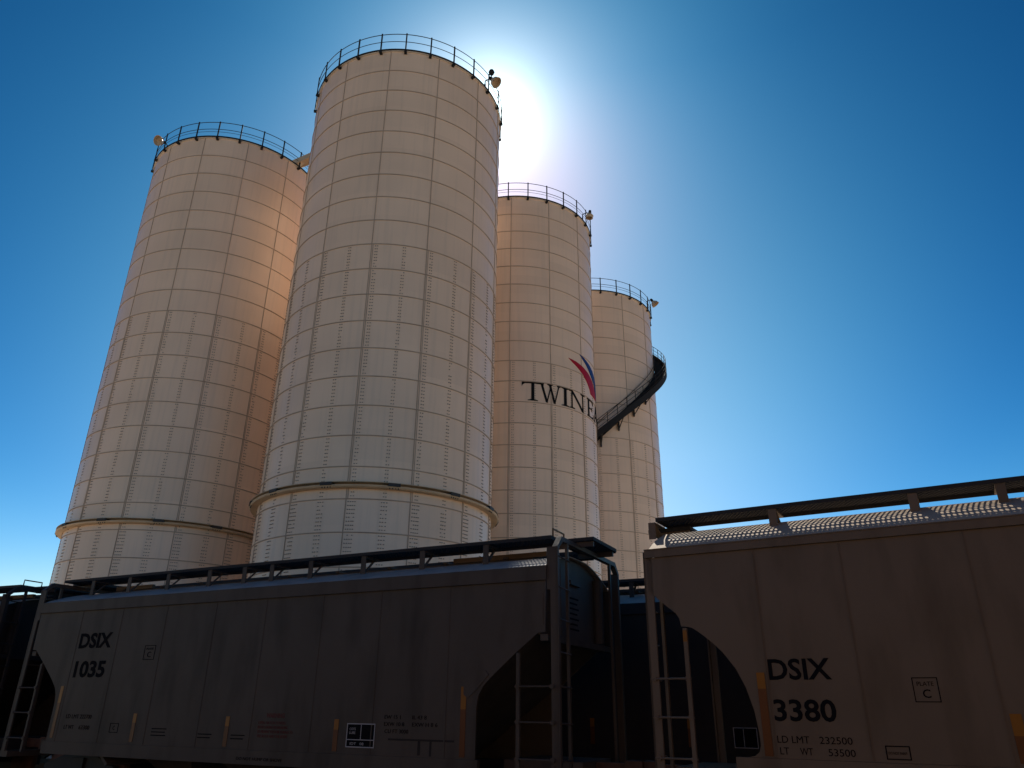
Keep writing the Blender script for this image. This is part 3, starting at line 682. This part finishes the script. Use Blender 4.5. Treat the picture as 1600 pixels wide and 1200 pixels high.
text_mb(t, 'COTS', -3.77, -3.64, 1.41, 1.45, -.004, 0, 1); text_mb(t, 'LUBE', -3.77, -3.64, 1.35, 1.39, -.004, 0, 1); text_mb(t, 'IDT   08', -3.74, -3.45, 1.18, 1.22, -.004, 0, 1)
t.build('stencil_panel', [M_INK, M_PLAC], car1)
# jacking pad patches welded on the lower corners
t = MB(); t.prism([(-1.50, 2.36), (-1.10, 2.36), (-1.04, 2.29), (-1.26, 2.06), (-1.42, 1.93), (-1.50, 1.99)], 'y', -.012, -.001); t.build('patch_plate', M_CAR1, car1)
t = MB(); t.prism([(-.38, 3.30), (-.24, 3.52), (-.05, 3.54), (-.05, 3.04), (-.32, 3.06), (-.42, 3.14)], 'y', -.010, -.001); t.build('patch_plate', M_CAR1, car1)
t = MB()
for i_ in range(7): t.box(-.119, -.1175, 1.15 + .04 * (i_ % 3), 1.75 - .07 * (i_ % 2), 3.62 - .09 * i_, 3.65 - .09 * i_)
t.build('end_stencil', M_INK, car1)

# car 0 (coupled at the left) and the second train
yaw0 = YAW1 - radians(3.8)
car0 = hopper_posted((at1(-15.0, 0)[0], at1(-15.0, 0)[1], 0), yaw0, 'shade-toned hopper car cut off by the left edge of the photo', M_CAR3)  # shade on its end face is put into the darker paint
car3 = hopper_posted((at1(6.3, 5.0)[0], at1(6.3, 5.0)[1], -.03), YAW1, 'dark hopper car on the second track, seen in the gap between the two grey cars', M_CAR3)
for u in (6.3 + 1.15, 6.3 - .97, 6.3 + 3.3): strip(car3, -u, 1.13, 1.64)
t = MB(); t.box(-4.46, -4.02, -.004, -.001, 1.15, 1.50); frame_mb(t, -4.47, -4.01, 1.14, 1.51, -.004, .014, 1); t.box(-4.28, -4.268, -.006, -.004, 1.16, 1.49, 1); t.build('stencil_panel', [M_INK, M_PLAC], car3)
c = copy_tree(car3); 
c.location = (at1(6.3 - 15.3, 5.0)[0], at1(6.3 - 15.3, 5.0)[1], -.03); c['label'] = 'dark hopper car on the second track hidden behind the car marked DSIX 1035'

# car 2: rounded-cutout cement hopper
YAW2 = radians(30.7)
def hopper_round(loc, yaw, label):
    root = empty('hopper_car', loc, -yaw); tag(root, label, 'hopper car', 'covered hopper cars of the trains')
    L = 11.9; paint = M_CAR2
    left = [(-.06, 3.98), (-.06, 3.48), (.09, 3.345), (.25, 3.21), (.35, 3.13), (.40, 3.05), (.42, 2.935), (.51, 2.93), (.58, 2.91), (.66, 2.86), (.75, 2.79), (.86, 2.70), (1.01, 2.55), (1.17, 2.33), (1.28, 2.09), (1.36, 1.80), (1.395, 1.52), (1.40, 1.36), (1.37, 1.28), (1.31, 1.235), (1.22, 1.215)]
    mir = lambda p: (L - p[0], p[1])
    side = left + [mir(p) for p in reversed(left)]
    b = MB()
    for y0, y1 in ((0, .03), (WD - .03, WD)): b.prism(side, 'y', y0, y1)
    for y0, y1 in ((-.045, 0), (WD, WD + .045)):
        b.box(-.08, L + .08, y0, y1, 3.982, 4.095)
        b.box(-.08, L + .08, y0 - .012 if y0 < 0 else y0, y1 if y0 < 0 else y1 + .012, 4.096, 4.112)
    for s_ in (1.59, 2.77, 4.29, 5.95, 7.61, 9.13, 10.31):
        for yy in ((-.007, -.0005), (WD + .0005, WD + .007)):
            b.box(s_ - .02, s_ - .004, *yy, 1.22, 3.978); b.box(s_ + .006, s_ + .016, *yy, 1.22, 3.978)
    for X in ((lambda u: u), (lambda u: L - u)):
        b.prism([(X(.10), 3.40), (X(3.1), 1.0), (X(3.14), 1.04), (X(.14), 3.44)], 'y', .03, WD - .03)
        b.prism([(.03, 3.38), (.03, 4.09), (.35, 4.30), (.8, 4.49), (WD / 2, 4.60), (WD - .8, 4.49), (WD - .35, 4.30), (WD - .03, 4.09), (WD - .03, 3.38)], 'x', min(X(.06), X(.10)), max(X(.06), X(.10)))
    b.build('body', paint, root)
    r = MB(); arc = [(.0, 4.115), (.15, 4.205), (.35, 4.32), (.55, 4.405), (.8, 4.505), (1.1, 4.58), (WD / 2, 4.62)]
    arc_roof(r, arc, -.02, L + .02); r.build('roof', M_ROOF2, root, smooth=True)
    for y0, y1 in ((-.02, .08), (WD - .08, WD + .02)):
        s = MB(); s.box(1.05, L - 1.05, y0, y1, .98, 1.213); s.build('side_sill', paint, root)
    bm_ = board_mesh(L - .1); o = bm_.build('running_board', M_WALKM, root, fix=False); o.location = (-.10 + .05, .55, 4.735)
    o2 = bpy.data.objects.new('running_board', o.data); C.objects.link(o2); o2.parent = root; o2.location = (-.05, WD - 1.15, 4.735)
    for k_, y0 in enumerate((.55, WD - 1.15)):
        for u in (-.14, 1.83, 3.79, 4.87, 6.9, 8.8, 10.6, 12.0):
            m_ = MB(); ya = y0 + .01 if k_ == 0 else y0 + .59; s = 1 if k_ == 0 else -1
            m_.box(u - .06, u + .06, min(ya, ya + s * .02), max(ya, ya + s * .02), 4.40, 4.675)
            m_.box(u - .06, u + .06, y0 + .04, y0 + .57, 4.655, 4.677)
            m_.beam((u + .02, ya + s * .04, 4.63), (u + .02, ya + s * .42, 4.42), .09, .02)
            m_.build('bracket', paint, root)
    for X in ((lambda u: u), (lambda u: L - u)):
        o = bpy.data.objects.new('end_platform', BM['plat']); C.objects.link(o); o.parent = root; o.location = (min(X(-.34), X(.38)), .97, 4.64)
        pb = MB()
        for yy in (1.0, 2.08): pb.box(min(X(-.32), X(.36)), max(X(-.32), X(.36)), yy, yy + .05, 4.53, 4.585)
        pb.build('platform_support', paint, root)
        for y0, y1 in ((0, .04), (WD - .04, WD)):
            p = MB(); p.box(min(X(-.12), X(.02)), max(X(-.12), X(.02)), y0, y1, .80, 4.08); p.box(min(X(-.12), X(-.09)), max(X(-.12), X(-.09)), y0 if y0 < 1 else y1 - .08, y0 + .08 if y0 < 1 else y1, .80, 4.08); p.build('corner_post', paint, root)
        f = MB(); f.box(min(X(-.115), X(-.075)), max(X(-.115), X(-.075)), .085, WD - .085, 3.92, 4.03); f.build('end_frame', paint, root)
        ladder(root, [(X(.47), .80, 2.91)], [], paint, 'u', .0, 'side_ladder')
        for z in (2.21, 1.69, 1.16):
            q_ = MB(); q_.tube([(X(-.10), -.02, z), (X(.52), -.02, z)], .014, 8)
            for uu in (X(-.05), X(.47)): q_.box(uu - .035, uu + .035, -.03, -.005, z - .03, z + .03)
            q_.build('rung', paint, root)
        y_ = MB(); y_.box(min(X(.44), X(.50)), max(X(.44), X(.50)), -.016, -.012, 2.72, 2.88); y_.build('reflector_tab', M_TAPE, root)
        ladder(root, [(.42, .8, 3.9)], [], paint, 'i', X(-.02), 'end_ladder')
        for z in (3.7, 3.2, 2.7, 2.2, 1.69, 1.16):
            q_ = MB(); q_.tube([(X(-.10), .05, z), (X(-.10), .45, z)], .014, 8); q_.build('rung', paint, root)
        e = MB(); e.box(min(X(-.12), X(1.2)), max(X(-.12), X(1.2)), .9, WD - .9, .72, 1.0); e.box(min(X(-.12), X(.16)), max(X(-.12), X(.16)), .002, WD - .002, .68, .797); e.build('end_sill', paint, root)
        bogie(root, X(1.75)); coupler(root, X(-.1), -1 if X(0) == 0 else 1)
    cs = MB(); cs.box(0, L, WD / 2 - .2, WD / 2 + .2, .70, .95); cs.build('centre_sill', M_DARK, root)
    for u in (4.2, L - 4.2):
        hp = MB(); o4 = [(u - 1.5, .1, 1.25), (u + 1.5, .1, 1.25), (u + 1.5, WD - .1, 1.25), (u - 1.5, WD - .1, 1.25)]; i4 = [(u - .35, 1.0, .35), (u + .35, 1.0, .35), (u + .35, WD - 1.0, .35), (u - .35, WD - 1.0, .35)]
        hp.add(o4 + i4, [(0, 1, 5, 4), (1, 2, 6, 5), (2, 3, 7, 6), (3, 0, 4, 7), (4, 5, 6, 7), (3, 2, 1, 0)]); hp.build('hopper', paint, root)
    return root
O2 = at1(1.8, 0)
car2 = hopper_round(O2, YAW2, 'tan covered hopper car marked DSIX 3380 with a rounded end cutout, nearest at right')
strip(car2, 1.50, 1.24, 2.28, .11, -.009, .2); strip(car2, 4.40, 1.26, 1.79, .12, -.009, .45)
txt_obj(car2, 'reporting_mark', [('DSIX', 1.615, 2.43, 2.18, 2.455, -.002, .022)]); txt_obj(car2, 'car_number', [('3380', 1.625, 2.42, 1.665, 1.94, -.002, .022)])
txt_obj(car2, 'load_limit', [('LD LMT', 1.625, 2.035, 1.405, 1.49, -.002)]); txt_obj(car2, 'load_limit_value', [('232500', 2.16, 2.56, 1.405, 1.49, -.002)])
txt_obj(car2, 'light_weight', [('LT', 1.645, 1.76, 1.265, 1.35, -.002), ('WT', 1.90, 2.06, 1.265, 1.35, -.002)]); txt_obj(car2, 'light_weight_value', [('53500', 2.25, 2.575, 1.265, 1.35, -.002)])
txt_obj(car2, 'plate_sign', [('PLATE', 3.42, 3.61, 2.10, 2.15, -.002), ('C', 3.47, 3.56, 1.96, 2.06, -.002, .01)], [(3.37, 3.66, 1.91, 2.20, -.002, .011)])
txt_obj(car2, 'repair_stencil', [('DO NOT PAINT', 2.96, 3.17, 1.31, 1.34, -.002)], [(2.93, 3.21, 1.25, 1.41, -.002, .014)])

# ------------------------------------------------------------------ tracks under the trains
def track(pts, name_note):
    b = MB(); rl = MB(); sl_ = MB()
    for (x0, y0), (x1, y1) in zip(pts[:-1], pts[1:]):
        L = hypot(x1 - x0, y1 - y0); dx, dy = (x1 - x0) / L, (y1 - y0) / L; nx, ny = -dy, dx
        q_ = [(-2.6, GZ + .004), (-1.7, -.16), (1.7, -.16), (2.6, GZ + .004)]
        vs = [(x + nx * a, y + ny * a, z) for x, y in ((x0, y0), (x1, y1)) for a, z in q_]
        b.add(vs, [(0, 1, 5, 4), (1, 2, 6, 5), (2, 3, 7, 6)])
        for s in (-.75, .75):
            rl.beam((x0 + nx * s, y0 + ny * s, -.075), (x1 + nx * s, y1 + ny * s, -.075), .06, .15)
        k = .3
        while k < L: sl_.beam((x0 + dx * k - nx * 1.3, y0 + dy * k - ny * 1.3, -.20), (x0 + dx * k + nx * 1.3, y0 + dy * k + ny * 1.3, -.20), .23, .12); k += .6
    r = b.build('railway_track', M_BALL); tag(r, kind='structure')
    rl.build('rails', M_RUST, r); sl_.build('sleepers', M_WOOD, r)
def ctr(root, u): m_ = Matrix.Rotation(root.rotation_euler.z, 3, 'Z'); v = m_ @ Vector((u, WD / 2, 0)); return (root.location.x + v.x, root.location.y + v.y)
A = [ctr(car0, -90), ctr(car0, -13.2), ctr(car0, -.3), ctr(car1, -12.6), ctr(car1, -.4), ctr(car2, .2), ctr(car2, 11.9), ctr(car2, 80)]
track(A, 'near')
A = [ctr(car3, -110), ctr(car3, 0), ctr(car3, 90)]
track(A, 'far')
